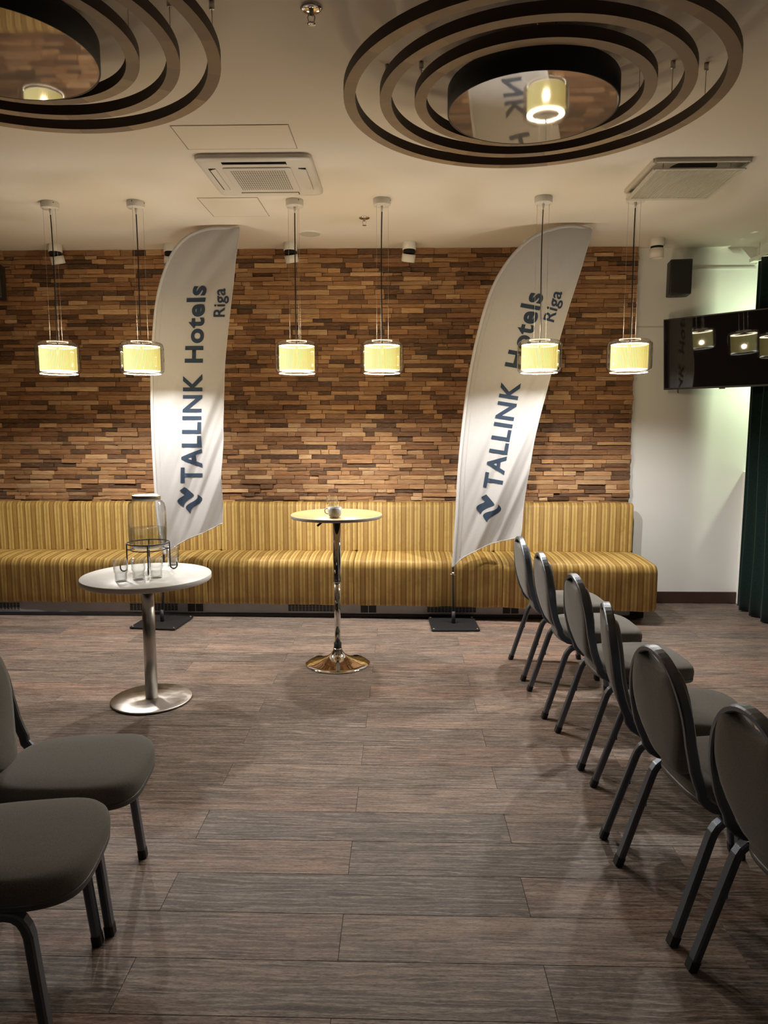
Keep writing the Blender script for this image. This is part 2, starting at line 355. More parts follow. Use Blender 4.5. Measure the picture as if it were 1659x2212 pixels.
# right wall: parapet below a long window, lintel above, solid towards the camera
b = MB(); b.box((XW, 2.9, 0), (XR, YB, SILL)); b.box((XW, YF, 0), (XR, 2.9, CZ)); b.box((XW, 2.9, 3.06), (XR, YB, CZ))
struct(b.build('wall_right', M['wall']))
b = MB(); z0, z1 = SILL, 3.06
for y in (2.9, 4.7, 6.515): b.box((XR - .05, y, z0), (XR, y + .05, z1))
b.box((XR - .05, 2.9, z0), (XR, YB, z0 + .05)); b.box((XR - .05, 2.9, z1 - .05), (XR, YB, z1))
win = struct(b.build('window_1', M['frameA']))
for y in (2.95, 4.75):
    b = MB(); b.box((XR - .03, y, z0 + .05), (XR - .024, y + 1.75, z1 - .05)); b.build('pane', M['pane'], win)
b = MB(); b.box((2.02, YB - .018, .0), (XW, YB, .105)); struct(b.build('baseboard_back', M['baseb'], bevel=(.004, 2)))

# ------------------------------------------------------------------ reclaimed wood blocks on the back wall
pieces = []
z = .925
while z < CZ - .004:
    h = random.choice((.030, .034, .038, .038, .042, .046))
    if z + h > CZ: h = CZ - z
    if CZ - z - h < .018: h = CZ - z
    x = 2.070 + random.uniform(-.004, .004); xs = x
    while x > -4.75:
        L = random.choice((.08, .11, .14, .16, .18, .20, .23, .27, .32)) * random.uniform(.9, 1.1)
        pieces.append((x - L, x, z, z + h)); x -= L
    z += h
def proj(px, pz):
    th, ya = radians(6.99), radians(1.45); dx, dy, dz = px, 6.5, pz - 1.65
    xr, yr = dx*cos(ya) + dy*sin(ya), -dx*sin(ya) + dy*cos(ya)
    dep = yr*cos(th) - dz*sin(th); up = yr*sin(th) + dz*cos(th)
    return 829.5 + 1534*xr/dep, 1106 - 1534*up/dep, dep
def block(m, p):
    x0, x1, z0, z1 = p; g = .0007; d = random.choice((0, .002, .005, .009, .013, .019, .026)) + random.uniform(0, .004)
    j = lambda: random.uniform(-.0022, .0022); q = lambda: random.uniform(0, .0018)
    yb, yf = 6.535, 6.516 - d
    tilt, turn = random.uniform(-.0035, .0035), random.uniform(-.004, .004)
    vs = []                                     # split wood: uneven front face, chipped edges
    for k in range(3):
        for i in range(5):
            ex = 1 if k in (0, 2) or i in (0, 4) else 0
            zz = z0 + g + (z1 - z0 - 2*g) * k / 2; xx = x0 + g + (x1 - x0 - 2*g) * i / 4
            if k == 0: zz += q()
            if k == 2: zz -= q()
            if i == 0: xx += q()
            if i == 4: xx -= q()
            vs.append((xx, yf + j()*.8 + tilt*(k - 1) + turn*(i - 2)/2 + (.0022*random.random() if ex else 0), zz))
    fs = [(k*5+i, k*5+i+1, k*5+i+6, k*5+i+5) for k in range(2) for i in range(4)]
    rim = [0,1,2,3,4,9,14,13,12,11,10,5]
    vs += [(vs[i][0], yb, vs[i][2]) for i in rim]
    fs += [(rim[(i+1) % 12], rim[i], 15 + i, 15 + (i+1) % 12) for i in range(12)]
    m.add(vs, fs, False, 0, (random.random(), random.random()**1.5, random.random()))
score = []
for i, p in enumerate(pieces):
    u, v, dep = proj((p[0]+p[1])/2, (p[2]+p[3])/2)
    ok = 0 < u < 1659 and 540 < v < 1075 and not (325 < u < 515) and not (985 < u < 1275 and abs((u - 1130) + (v - 800) * .29) < 115)
    score.append(((p[1]-p[0]) * (p[3]-p[2]) / dep if ok else 0, i))
top = set(i for s_, i in sorted(score, reverse=True)[:295])
field = MB()
for i, p in enumerate(pieces):
    if i in top:
        m = MB(); block(m, p); m.build('wood_block', M['wood'], wall_back)
    else: block(field, p)
fo = field.build('wood_block_field', M['wood'], wall_back); fo['kind'] = 'stuff'
b = MB(); b.box((-4.8, 6.53, .93), (2.05, YB, CZ)); struct(b.build('trim_1', M['dark'], wall_back))

# ================================================================== BANQUETTE
XB = [2.085, .84, -.41, -1.66, -2.91, -4.16]
YFT = [(-4.2, 5.96), (-3.1, 5.93), (-.4, 5.885), (.8, 5.83), (2.1, 5.72)]
blab = ['gold striped banquette section at right end beside white wall', 'gold striped banquette section with right feather flag in front',
        'gold striped banquette section directly behind tall bar table', 'gold striped banquette section with left feather flag in front',
        'gold striped banquette section at left edge of the photo']
def soft_box(m, xs, prof, inset=.02, amp=.004, seed=0):
    """extrude a closed (y,z) profile along x with rounded ends"""
    rr = random.Random(seed); loops = []
    cy = sum(p[0] for p in prof) / len(prof); cz = sum(p[1] for p in prof) / len(prof)
    n = 28
    st = [(0, .05), (.006, .022), (.016, .006)] + [(t, 0) for t in [.03 + (.94) * i / n for i in range(n + 1)]] + [(.984, .006), (.994, .022), (1, .05)]
    W = xs[1] - xs[0]
    for t, ins in st:
        x = xs[0] + t * W; L = []
        for y, zz in prof:
            k = ins / .12
            yy = y + (cy - y) * min(1, k*.08); z2 = zz + (cz - zz) * min(1, k*.08)
            wob = amp * sin(x * 9 + zz * 13 + seed) * sin(x * 23 + y * 17)
            L.append((x, yy + wob, z2 + wob * .7))
        loops.append(L)
    m.rings(loops, True, True, True)
def rprof(y0, y1, z0, z1, rf, rt_front, rb=.03, crown=0.):
    P = []
    for i in range(9): a = pi + (pi/2) * 0; 
    def cor(cy, cz, r, a0, a1, n=7):
        for i in range(n + 1):
            a = a0 + (a1 - a0) * i / n; P.append((cy + r*cos(a), cz + r*sin(a)))
    cor(y0 + rf, z0 + rf, rf, -pi/2, -pi, 4)          # front bottom
    for i in range(1, 5): P.append((y0, z0 + rf + (z1 - rt_front - z0 - rf) * i / 5))
    cor(y0 + rt_front, z1 - rt_front, rt_front, pi, pi/2, 9)   # front top
    for i in range(1, 8):
        t = i / 8; P.append((y0 + rt_front + (y1 - rb - y0 - rt_front) * t, z1 + crown * sin(pi * t)))
    cor(y1 - rb, z1 - rb, rb, pi/2, 0, 4); cor(y1 - rb, z0 + rb, rb, 0, -pi/2, 4)
    return P
for i in range(5):
    x1, x0 = XB[i], XB[i+1]; xc = (x0 + x1) / 2
    u = thing('banquette_section', blab[i], 'banquette', (xc, 6.2, 0), 0, 'striped banquette sections along the wood wall')
    hw = (x1 - x0) / 2 - .0015
    yf = lerp_tab(YFT, xc)
    m = MB(); soft_box(m, (-hw, hw), rprof(yf - 6.2, 6.425 - 6.2, .125, .508, .025, .065, .02, .012), seed=i + 1)
    m.v = [(x, y + (lerp_tab(YFT, xc + x) - yf) * max(0, min(1, (.2 - y) / .4)), z) for x, y, z in m.v]
    m.build('seat', M['stripe'], u)
    m = MB(); soft_box(m, (-hw, hw), rprof(6.400 - 6.2, 6.474 - 6.2, .50, .952, .015, .042, .02, 0), amp=.003, seed=i + 9)
    m.build('backrest', M['stripeb'], u)
    m = MB(); m.box((-hw, 6.02 - 6.2, 0), (hw, 6.466 - 6.2, .124)); m.build('base', M['black'], u)
    m = MB(); m.box((-hw+.02, 6.43 - 6.2, .11), (hw-.02, 6.466 - 6.2, .52)); m.build('back_panel', M['black'], u)
# convector strip under the banquette
hp = thing('heater_panel', 'grey metal heater strip with grilles below the striped banquette', 'heater', (-1.0, 5.985, 0))
m = MB(); m.box((-3.6, -.012, .032), (2.95, .012, .122)); m.build('panel', M['heater'], hp)
m = MB(); m.box((-3.6, -.024, .0), (3.0, .016, .032)); m.build('plinth', M['black'], hp, bevel=(.003, 2))
for gx in (-2.75, -1.36, .02, 1.22, 2.2):
    L = .42 if gx < 2 else .3
    m = MB(); m.box((gx, -.0135, .048), (gx + L, -.0122, .112), 1)
    for k in range(5): z = .05 + k * .0138; m.box((gx, -.0165, z), (gx + L, -.0125, z + .0032))
    for k in range(15): x = gx + L * k / 14; m.box((x - .0014, -.0175, .048), (x + .0014, -.0125, .112))
    m.build('vent_grille', [M['heater'], M['dark']], hp)
for gx in (-.86, .64, 1.86):
    m = MB(); m.box((gx, -.019, .036), (gx + .15, -.0122, .12)); 
    for k in range(2): m.box((gx + .008 + k * .07, -.0205, .044), (gx + .072 + k * .07, -.0188, .113), 1)
    m.build('socket_box', [M['heater'], M['black']], hp)

# ================================================================== PENDANT LAMPS
PX = [(-2.477, 5.150), (-1.868, 5.148), (-.752, 5.145), (-.144, 5.135), (.964, 5.118), (1.585, 5.10)]
pl = ['pleated pendant lamp in clear glass, leftmost of the six', 'pleated pendant lamp in clear glass beside the left feather flag',
      'pleated pendant lamp in clear glass, third from the left', 'pleated pendant lamp in clear glass, fourth from left above bar table',
      'pleated pendant lamp in clear glass covering lettering of right flag', 'pleated pendant lamp in clear glass, rightmost near white wall']
lamp0 = None; BZ = 2.082
def pendant():
    u = thing('pendant_lamp', '', 'lamp', (0, 0, 0), 0, 'glass pendant lamps in a row')
    m = MB(); m.lathe([(.058, -.044), (.061, -.040), (.061, -.002), (.060, 0)], n=40); c = m.build('canopy', M['white'], u)
    m = MB()
    for a in (-2.2, -.9, .6): m.lathe([(.004, -.003), (.004, .003)], (0,0,0), 8); 
    m = MB()
    for a in (-2.35, -.75):
        m = MB(); p = Vector((.0605*cos(a), .0605*sin(a), -.012)); d = Vector((cos(a), sin(a), 0)); m.tube([p, p + d*.002], .0035, (0,0,1), 8); m.build('screw', M['dark'], c)
    m = MB(); m.lathe([(.004, -.085), (.008, -.06), (.008, -.044)], n=14); m.build('cord_grip', M['plastic'], c)
    L = CZ - 2.222
    sway = [(.003*sin(t*5), .004*sin(t*3.1), -.06 - (L - .06) * t) for t in [i/24 for i in range(25)]]
    sway[-1] = (0, 0, -L); m = MB(); m.tube(sway, .0042, (1,0,0), 8); m.build('cord', M['cable'], u)
    for k in range(3):
        a = 2*pi*k/3 + 1.75; m = MB(); m.tube([(.047*cos(a), .047*sin(a), -.044), (.047*cos(a), .047*sin(a), -L + .004)], .0009, (1,0,0), 6); m.build('wire', M['steel'], u)
    o = -CZ
    pr = [(.070, 2.239), (.120, 2.2385), (.137, 2.233), (.148, 2.222), (.1525, 2.206), (.1535, 2.18), (.1535, 2.065), (.1525, 2.044), (.148, 2.029), (.140, 2.020), (.130, 2.0155), (.124, 2.0145)]
    m = MB(); m.lathe([(r, z + o) for r, z in pr] , n=72, cap0=False, cap1=False); m.build('glass', M['glass'], u)
    m = MB(); m.tube([(.126*cos(2*pi*i/60), .126*sin(2*pi*i/60), 2.0155 + o) for i in range(60)], .0030, (0,0,1), 6, closed=True)
    m.build('glass_rim', M['rimglass'], u)
    m = MB(); m.tube([(.070*cos(2*pi*i/60), .070*sin(2*pi*i/60), 2.239 + o) for i in range(60)], .0026, (0,0,1), 6, closed=True); m.build('glass_rim', M['rimglass'], u)
    n = 432; lo = []
    for z in (2.036, 2.203):
        lo.append([((.1235 + .0022*cos(72*a))*cos(a), (.1235 + .0022*cos(72*a))*sin(a), z + o) for a in [2*pi*j/n for j in range(n)]])
    m = MB(); m.rings(lo, False, False, True); m.build('lamp_shade', M['shade'], u)
    m = MB(); m.lathe([(.090, 2.2015), (.1245, 2.2015), (.1250, 2.206), (.090, 2.206)], (0,0,o), 60, closed=True); m.build('top_diffuser', M['topdiff'], u)
    m = MB(); m.lathe([(.0, 2.204), (.088, 2.204), (.089, 2.207), (.045, 2.209), (.043, 2.213), (.030, 2.213), (.028, 2.209), (.012, 2.212), (.0, 2.222)], (0,0,o), 48, False, False); m.build('top_cap', M['steel'], u)
    m = MB(); m.lathe([(.0, 2.034), (.1225, 2.034), (.1245, 2.037)], (0,0,o), 60, False, False); m.build('bottom_diffuser', M['diff'], u)
    m = MB(); m.lathe([(.004, 2.125), (.012, 2.12), (.016, 2.112), (.016, 2.104), (.006, 2.100)], (0,0,o), 20); m.build('bulb', M['bulb'], u)
    m = MB(); m.tube([(0,0,2.203+o), (0,0,2.122+o)], .009, (1,0,0), 12); m.build('lamp_socket', M['white'], u)
    ld = bpy.data.lights.new('pendant_bulb', 'POINT'); ld.energy = PENDANT_W; ld.color = PENDANT_COL; ld.shadow_soft_size = .020
    lo_ = bpy.data.objects.new('pendant_bulb', ld); lo_.location = (0, 0, BZ + o); COL.objects.link(lo_); lo_.parent = u
    return u
for i, (x, y) in enumerate(PX):
    if i == 0: lamp0 = pendant(); lamp0.location = (x, y, CZ); lamp0['label'] = pl[0]
    else: dup(lamp0, (x, y, CZ), i * .7, pl[i])

# ================================================================== CEILING THINGS
sl = ['white ceiling spotlight behind the leftmost pendant cords', 'white ceiling spotlight partly hidden by left feather flag', 'white ceiling spotlight behind the third pendant cords',
      'white ceiling spotlight right of the middle pendant cords', 'white ceiling spotlight showing through right feather flag', 'white ceiling spotlight on far right above black wall speaker']
for i, (x, y, tilt) in enumerate([(-3.01, 6.31, 1), (-2.009, 6.33, 1), (-.965, 6.31, 1), (.056, 6.305, 1), (1.08, 6.29, 1), (2.132, 6.24, 0)]):
    u = thing('ceiling_spotlight', sl[i], 'spotlight', (x, y, CZ), 0, 'white spotlights along the wood wall')
    m = MB(); m.lathe([(.056, -.064), (.058, -.062), (.058, -.001), (.057, 0)], n=36); m.build('upper_body', M['white'], u)
    m = MB(); m.lathe([(.050, -.092 if tilt else -.079), (.050, -.063)], n=30); m.build('joint_neck', M['dark'], u)
    m = MB(); R = Matrix.Translation((0, .01 if tilt else 0, -.083)) @ Matrix.Rotation(radians(15 if tilt else 0), 4, 'X') @ Matrix.Rotation(radians(8 * (1 if i % 2 else -1) if tilt else 0), 4, 'Y')
    m.lathe([(.058, -.014 if tilt else 0), (.058, -.076), (.053, -.078), (.050, -.070), (.030, -.055), (0, -.055)], (0,0,0), 36, True, False)
    m.v = [tuple(R @ Vector(v)) for v in m.v]; m.build('lower_head', M['white'], u)
for nm, x, y, lab in (('fire_sprinkler', -.289, 5.573, 'small chrome fire sprinkler between the two middle pendant canopies'), ('fire_sprinkler', -.345, 2.86, 'chrome fire sprinkler at top edge between the ring fixtures')):
    u = thing(nm, lab, 'sprinkler', (x, y, CZ), 0, 'fire sprinklers')
    m = MB(); m.lathe([(.042, 0), (.041, -.006), (.030, -.010), (.012, -.012)], n=28); m.build('escutcheon', M['chrome'], u)
    m = MB(); m.lathe([(.009, -.010), (.009, -.022), (.006, -.026), (.006, -.030)], n=14)
    for s in (-1, 1): m.tube([(s*.008, 0, -.022), (s*.014, 0, -.034), (s*.010, 0, -.048), (0, 0, -.054)], .0022, (0,1,0), 6)
    m.build('frame_arms', M['steel'], u)
    m = MB(); m.lathe([(.0, -.054), (.016, -.055), (.016, -.057), (0, -.058)], n=18, cap0=False, cap1=False); m.build('deflector', M['chrome'], u)
u = thing('ceiling_loudspeaker', 'flat round white loudspeaker grille in ceiling near left flag', 'speaker', (-.757, 6.017, CZ))
m = MB(); m.lathe([(.098, 0), (.096, -.006), (.084, -.007), (.083, -.004)], n=48, cap0=False, cap1=False); m.build('rim', M['white'], u)
m = MB(); m.lathe([(0, -.005), (.083, -.005)], n=48, cap0=False, cap1=False); m.build('grille', M['vent'], u)
for (x0, y0, x1, y1, lab) in ((-1.214, 3.893, -.598, 4.212, 'larger flush access hatch in ceiling before the air conditioner'), (-1.413, 5.077, -.999, 5.514, 'smaller flush access hatch in ceiling behind the air conditioner')):
    u = thing('access_hatch', lab, 'hatch', ((x0+x1)/2, (y0+y1)/2, CZ), 0, 'flush ceiling hatches'); a, c = (x1-x0)/2, (y1-y0)/2
    m = MB(); m.box((-a+.003, -c+.003, -.0022), (a-.003, c-.003, 0)); m.build('hatch_panel', M['ceil'], u)
    m = MB(); t = .003
    m.box((-a-t,-c-t,-.0012),(a+t,-c,0)); m.box((-a-t,c,-.0012),(a+t,c+t,0)); m.box((-a-t,-c,-.0012),(-a,c,0)); m.box((a,-c,-.0012),(a+t,c,0)); m.build('joint', M['joint'], u)
# --- cassette air conditioner
u = thing('ceiling_air_conditioner', 'square white cassette air conditioner with perforated centre in ceiling', 'air conditioner', (-.872, 4.625, CZ)); hw = .34
def rrect(a, c, r, z, n=6):
    P = []
    for cx, cy, a0 in ((a-r, c-r, 0), (-a+r, c-r, pi/2), (-a+r, -c+r, pi), (a-r, -c+r, 1.5*pi)):
        for i in range(n + 1): q = a0 + pi/2*i/n; P.append((cx + r*cos(q), cy + r*sin(q), z))
    return P
m = MB(); m.rings([rrect(.342, .346, .05, 0), rrect(.342, .346, .05, -.018), rrect(.334, .338, .045, -.026), rrect(.30, .30, .04, -.030)]); m.build('housing', M['plastic'], u, )
m = MB(); m.rings([rrect(.205, .205, .015, -.0295), rrect(.205, .205, .015, -.036), rrect(.200, .200, .012, -.038)], True, True, False); pn = m.build('centre_panel', M['plastic'], u)
m = MB()
for i in range(24):
    for j in range(20):
        x = -.16 + .32*i/23; y = -.165 + .33*j/19
        if hypot(abs(x) - .155 if abs(x) > .155 else 0, 0) > .01: continue
        m.add([(x + .0048*cos(q), y + .0048*sin(q), -.0385) for q in [2*pi*k/8 for k in range(8)]], [tuple(range(8))])
po = m.build('perforation', M['dark'], pn); po['kind'] = 'stuff'
for k in range(4):
    R = Matrix.Rotation(k*pi/2, 4, 'Z'); m = MB(); m.box((-.19, -.292, -.0315), (.19, -.248, -.0298), 0, R); s = m.build('air_slot', M['dark'], u)
    m = MB(); R2 = R @ Matrix.Translation((0, -.270, -.036)) @ Matrix.Rotation(radians(16 if k in (0, 3) else 6), 4, 'X'); m.box((-.186, -.0235 if k in (1, 2) else -.010, -.002), (.186, .022, .002), 0, R2); m.build('louvre', M['plastic'], u)
# --- supply grille on the right
u = thing('ceiling_vent', 'square louvred ceiling vent hanging open on the right', 'vent', (1.755, 4.70, CZ)); a = .275
m = MB()
for s in (-1, 1): m.box((-a, s*a - .012, -.022), (a, s*a + .012, 0)); m.box((s*a - .012, -a, -.022), (s*a + .012, a, 0))
m.build('frame', M['vent'], u)
m = MB(); m.lathe([(0, -.002), (.14, -.002)], (0, -.12, 0), 40, False, False); m.build('duct_opening', M['dark'], u)
m = MB(); m.box((-a+.012, -a+.012, -.0015), (a-.012, a-.012, -.0005)); m.build('back_plate', M['vent'], u)
R = Matrix.Translation((0, .02, -.055)) @ Matrix.Rotation(radians(-1.5), 4, 'X'); a2 = .262
m = MB()
for s in (-1, 1): m.box((-a2, s*a2 - (.03 if s > 0 else .008), -.004), (a2, s*a2 + .008, .004), 0, R); m.box((s*a2 - .01, -a2, -.004), (s*a2 + .01, a2, .004), 0, R)
m.build('hanging_frame', M['vent'], u)
for i in range(46):
    m = MB(); x = -a2 + .014 + (2*a2 - .028)*i/45; m.box((x - .0028, -a2, -.003), (x + .0028, a2 - .03, .003), 0, R); m.build('slat', M['vent'], u)
for sx in (-.2, .2):
    for sy in (-.2, .22): m = MB(); m.tube([(sx, sy, 0), (sx, sy + .02, -.054)], .003, (1,0,0), 6); m.build('hanger', M['steel'], u)

# ================================================================== RING CHANDELIERS
def ring_fixture(cx, cy, lab):
    u = thing('ring_ceiling_fixture', lab, 'ceiling fixture', (cx, cy, CZ), 0, 'concentric wooden ring ceiling fixtures'); zb = 3.01 - CZ
    for R in (.796, .644, .496):
        n = 96; t, h = .049, .043
        prof = [(R, zb + h), (R, zb), (R - t, zb), (R - t, zb + h)]
        m = MB(); k = len(prof); vs = [(r*cos(2*pi*j/n), r*sin(2*pi*j/n), z) for r, z in prof for j in range(n)]
        for mi, (a, c) in ((1, (0, 1)), (0, (1, 2)), (1, (2, 3)), (0, (3, 0))):
            m.add([vs[a*n + j] for j in range(n)] + [vs[c*n + j] for j in range(n)], [(j, (j+1) % n, n + (j+1) % n, n + j) for j in range(n)], True, mi)
        rg = m.build('wooden_ring', [M['ring'], M['ringside']], u)
        for q in (8, 100, 172, 262):
            a = radians(q); rr = R - t/2; m = MB(); x, y = rr*cos(a), rr*sin(a)
            m.tube([(x, y, zb + h - .002), (x, y, 0)], .0018, (1,0,0), 8); m.lathe([(.009, -.030), (.010, -.026), (.010, 0)], (x, y, 0), 14); m.build('suspension_rod', M['steel'], rg)
    m = MB(); zd = 2.968 - CZ; m.lathe([(.354, zd + .098), (.356, zd + .094), (.356, zd), (.350, zd)], n=96, cap0=True, cap1=False); dr = m.build('drum', M['drum'], u)
    m = MB(); m.lathe([(0, zd + .0006), (.3502, zd + .0006)], n=96, cap0=False, cap1=False); m.build('mirror_disc', M['mirror'], u)
    for q in (40, 160, 280):
        a = radians(q); m = MB(); x, y = .25*cos(a), .25*sin(a); m.tube([(x, y, zd + .097), (x, y, 0)], .003, (1,0,0), 8); m.build('suspension_rod', M['steel'], dr)
ring_fixture(.545, 3.205, 'concentric wooden rings round a black mirror drum, upper right')
ring_fixture(-1.47, 2.70, 'concentric wooden rings round a black mirror drum, cut off upper left')

# ================================================================== FEATHER FLAGS
FY = 5.74; FK = FY / 5.72
def fp(p): return (p[0] * FK, 1.65 + (p[1] - 1.65) * FK)
def text_tris(body, bold=0.0):
    cu = bpy.data.curves.new('text', 'FONT'); cu.body = body; cu.size = 1.0; cu.offset = bold; cu.resolution_u = 6; cu.fill_mode = 'FRONT'; cu.space_character = 1.10 if bold > .02 else 1.04
    o = bpy.data.objects.new('text', cu); COL.objects.link(o); bpy.context.view_layer.update()
    me = bpy.data.meshes.new_from_object(o.evaluated_get(bpy.context.evaluated_depsgraph_get()))
    bpy.data.objects.remove(o); bpy.data.curves.remove(cu)
    return me
def place_text(me, mapf, y_of, name, parent, step=.12):
    bm = bmesh.new(); bm.from_mesh(me); bmesh.ops.remove_doubles(bm, verts=bm.verts, dist=1e-5)
    xs = [v.co.x for v in bm.verts]; ys = [v.co.y for v in bm.verts]; x0, x1 = min(xs), max(xs)
    for ax, lo, hi in ((0, x0, x1), (1, min(ys), max(ys))):
        k = 1
        while lo + k * step < hi:
            c = Vector((0,0,0)); c[ax] = lo + k*step; nn = Vector((0,0,0)); nn[ax] = 1
            bmesh.ops.bisect_plane(bm, geom=bm.verts[:] + bm.edges[:] + bm.faces[:], plane_co=c, plane_no=nn); k += 1
    for v in bm.verts:
        X, Z = mapf((v.co.x - x0) / (x1 - x0), v.co.y); v.co = Vector((X, y_of(X, Z) - .0045, Z))
    for f in bm.faces: f.smooth = True
    out = bpy.data.meshes.new(name); bm.to_mesh(out); bm.free(); out.materials.append(M['ink'])
    o = bpy.data.objects.new(name, out); COL.objects.link(o); o.parent = parent; return o
LOGO = ([(1255,58),(1305,100),(1352,148),(1318,178),(1285,200),(1255,228),(1240,252),(1230,280),(1205,258),(1185,235),(1176,212),(1184,195),(1205,176),(1250,143),(1228,120),(1206,95)],
        [(1395,140),(1420,160),(1436,180),(1438,196),(1428,218),(1400,244),(1355,275),(1328,298),(1314,322),(1306,350),(1282,328),(1262,302),(1258,282),(1270,262),(1300,240),(1350,213),(1385,188),(1397,165)])
def feather(name_lab, cat_lab, left, right, hem, base, brz, lay, phase, logo_c, logo_rot):
    left = [fp(p) for p in left]; right = [fp(p) for p in right]; hem = [fp(p) for p in hem]
    u = thing('feather_flag', name_lab, 'flag', (base[0], base[1], 0), 0, 'white feather flags in front of the banquette')
    bx, by = base[0], base[1]
    A = catmull([(p[0], 0, p[1]) for p in left], 10); Bc = catmull([(p[0], 0, p[1]) for p in right], 10)
    def resamp(C, n):
        d = [0]
        for p, q in zip(C, C[1:]): d.append(d[-1] + (q - p).length)
        out = []; k = 0
        for i in range(n + 1):
            t = d[-1] * i / n
            while k < len(C) - 2 and d[k+1] < t: k += 1
            s = (t - d[k]) / max(1e-9, d[k+1] - d[k]); out.append(C[k].lerp(C[k+1], s))
        return out
    NV, NU = 240, 80; A = resamp(A, NV); Bc = resamp(Bc, NV); H = resamp(catmull([(p[0], 0, p[1]) for p in hem], 10), NU)
    tipx = left[0][0]; ex = lambda z: lerp_tab([(p[1], p[0]) for p in left], z)
    def y_of(x, z):
        d = x - ex(z); s = max(0., min(1., d / .5)); lo = max(0., min(1., (2.3 - z) / 1.5))
        dg = (x - tipx) * .80 + (z - .6) * -.36
        y = FY + .034 * s * sin(dg * 22 + phase) * (.12 + lo) + .016 * s * sin(dg * 49 + phase*2 + z*1.3) * (.15 + lo) + .006 * s * lo * sin(dg * 110 + z*4)
        y += .010 * s * sin(z * 6 + x * 3 + phase) + .006 * sin(d * 30 + phase) * max(0, 1 - abs(d - .18)*5) * lo
        up = max(0., (z - 2.5) / .7); y += .012 * up * s * sin((x * 1.2 - z * .9) * 26 + phase)
        return y - .02 * s
    vs = []; fs = []
    for i in range(NV + 1):
        v = i / NV
        for j in range(NU + 1):
            t = j / NU; p = A[i].lerp(Bc[i], t); lin = A[0].lerp(Bc[0], t); p = p + (H[j] - lin) * (1 - v)**6
            vs.append((p.x - bx, y_of(p.x, p.z) - by, p.z))
    for i in range(NV):
        for j in range(NU): a = i*(NU+1) + j; fs.append((a, a+1, a+NU+2, a+NU+1))
    m = MB(); m.add(vs, fs, True); cl = m.build('cloth', M['flag'], u, fix=False)
    # sleeve over the pole, hem cord along the free edges
    m = MB(); m.tube([(p.x - bx + .004, FY - by, p.z) for p in A[:-1]], .0125, (0,1,0), 12); m.build('pole_sleeve', M['hem'], u)
    m = MB(); m.tube([(p.x - bx, y_of(p.x, p.z) - by, p.z) for p in H], .004, (0,1,0), 6)
    m.tube([(p.x - bx, y_of(p.x, p.z) - by, p.z) for p in Bc[:-1]], .0028, (0,1,0), 6); m.build('hem', M['hem'], cl)
    m = MB(); m.tube([(p.x + .052 - bx, y_of(p.x + .052, p.z) - by - .001, p.z) for p in A[6:int(NV*.72)]], .0016, (0,1,0), 6); m.build('sleeve_seam', M['seam'], cl)
    p0 = A[2]; m = MB(); m.tube([(0, 0, .02), (0, 0, .12)], .016, (1,0,0), 14); m.build('pole_socket', M['black'], u)
    m = MB(); m.tube([(0, 0, .03), ((p0.x - bx) * .75, (FY - by) * .75, .36), (p0.x - bx, FY - by, p0.z)] + [(p.x - bx + .004, FY - by, p.z) for p in A[6:-1:3]], .0085, (0,1,0), 10); m.build('pole', M['black'], u)
    m = MB(); q = Vector(((p0.x - bx)*.85, (FY - by)*.85, .43)); m.tube([q + Vector((-.022,0,.004)), q + Vector((.022,0,-.004))], .004, (0,1,0), 8); m.tube([q, q + Vector((0,0,.02))], .011, (1,0,0), 10); m.build('flag_tie', M['steel'], u)
    R = Matrix.Rotation(brz, 4, 'Z'); m = MB(); m.box((-.195, -.19, .006), (.195, .19, .020), 0, R); bp = m.build('base_plate', M['spk'], u, bevel=(.004, 2))
    for sx in (-1, 1):
        for sy in (-1, 1):
            c = R @ Vector((sx*.175, sy*.172, 0)); m = MB(); m.lathe([(.012, 0), (.012, .022), (.008, .027), (0, .028)], tuple(c), 14, True, False); m.build('corner_foot', M['chrome'], bp)
    def warp(bl, cap, cap_dz):
        def f(s, t):
            z = bl[0][0] + (bl[-1][0] - bl[0][0]) * s; x = lerp_tab(bl, z); c = cap[0] + (cap[1] - cap[0]) * s
            return (x - t / .727 * c) * FK, 1.65 + (z + t / .727 * cap_dz - 1.65) * FK
        return f
    yo = lambda x, z: y_of(x, z)
    for nm, body, bold, bl, cap, dz, cat in lay:
        o = place_text(text_tris(body, bold), warp(bl, cap, dz), yo, 'lettering', u); o.location = (-bx, -by, 0)
    for L in LOGO:
        me = bpy.data.meshes.new('logo'); P = catmull([(x, y, 0) for x, y in L], 3); P = P[:-1] if False else P
        k = .000742; c, s = cos(logo_rot), sin(logo_rot)
        q = [((p.x - 1305)*k, -(p.y - 205)*k) for p in P]; q = [(a*c - d*s, a*s + d*c) for a, d in q]
        me.from_pydata([(a, d, 0) for a, d in q], [], [tuple(range(len(q)))])
        bm = bmesh.new(); bm.from_mesh(me); bmesh.ops.triangulate(bm, faces=bm.faces); bm.to_mesh(me); bm.free()
        bm = bmesh.new(); bm.from_mesh(me)
        for ax in (0, 1):
            for kk in range(-6, 7):
                co = Vector((0,0,0)); co[ax] = kk*.02; nn = Vector((0,0,0)); nn[ax] = 1
                bmesh.ops.bisect_plane(bm, geom=bm.verts[:] + bm.edges[:] + bm.faces[:], plane_co=co, plane_no=nn)
        for v in bm.verts:
            X, Z = (logo_c[0] + v.co.x) * FK, 1.65 + (logo_c[1] + v.co.y - 1.65) * FK; v.co = Vector((X - bx, yo(X, Z) - .0045 - by, Z))
        for f in bm.faces: f.smooth = True
        bm.to_mesh(me); bm.free(); me.materials.append(M['ink']); o = bpy.data.objects.new('emblem', me); COL.objects.link(o); o.parent = u
    return u
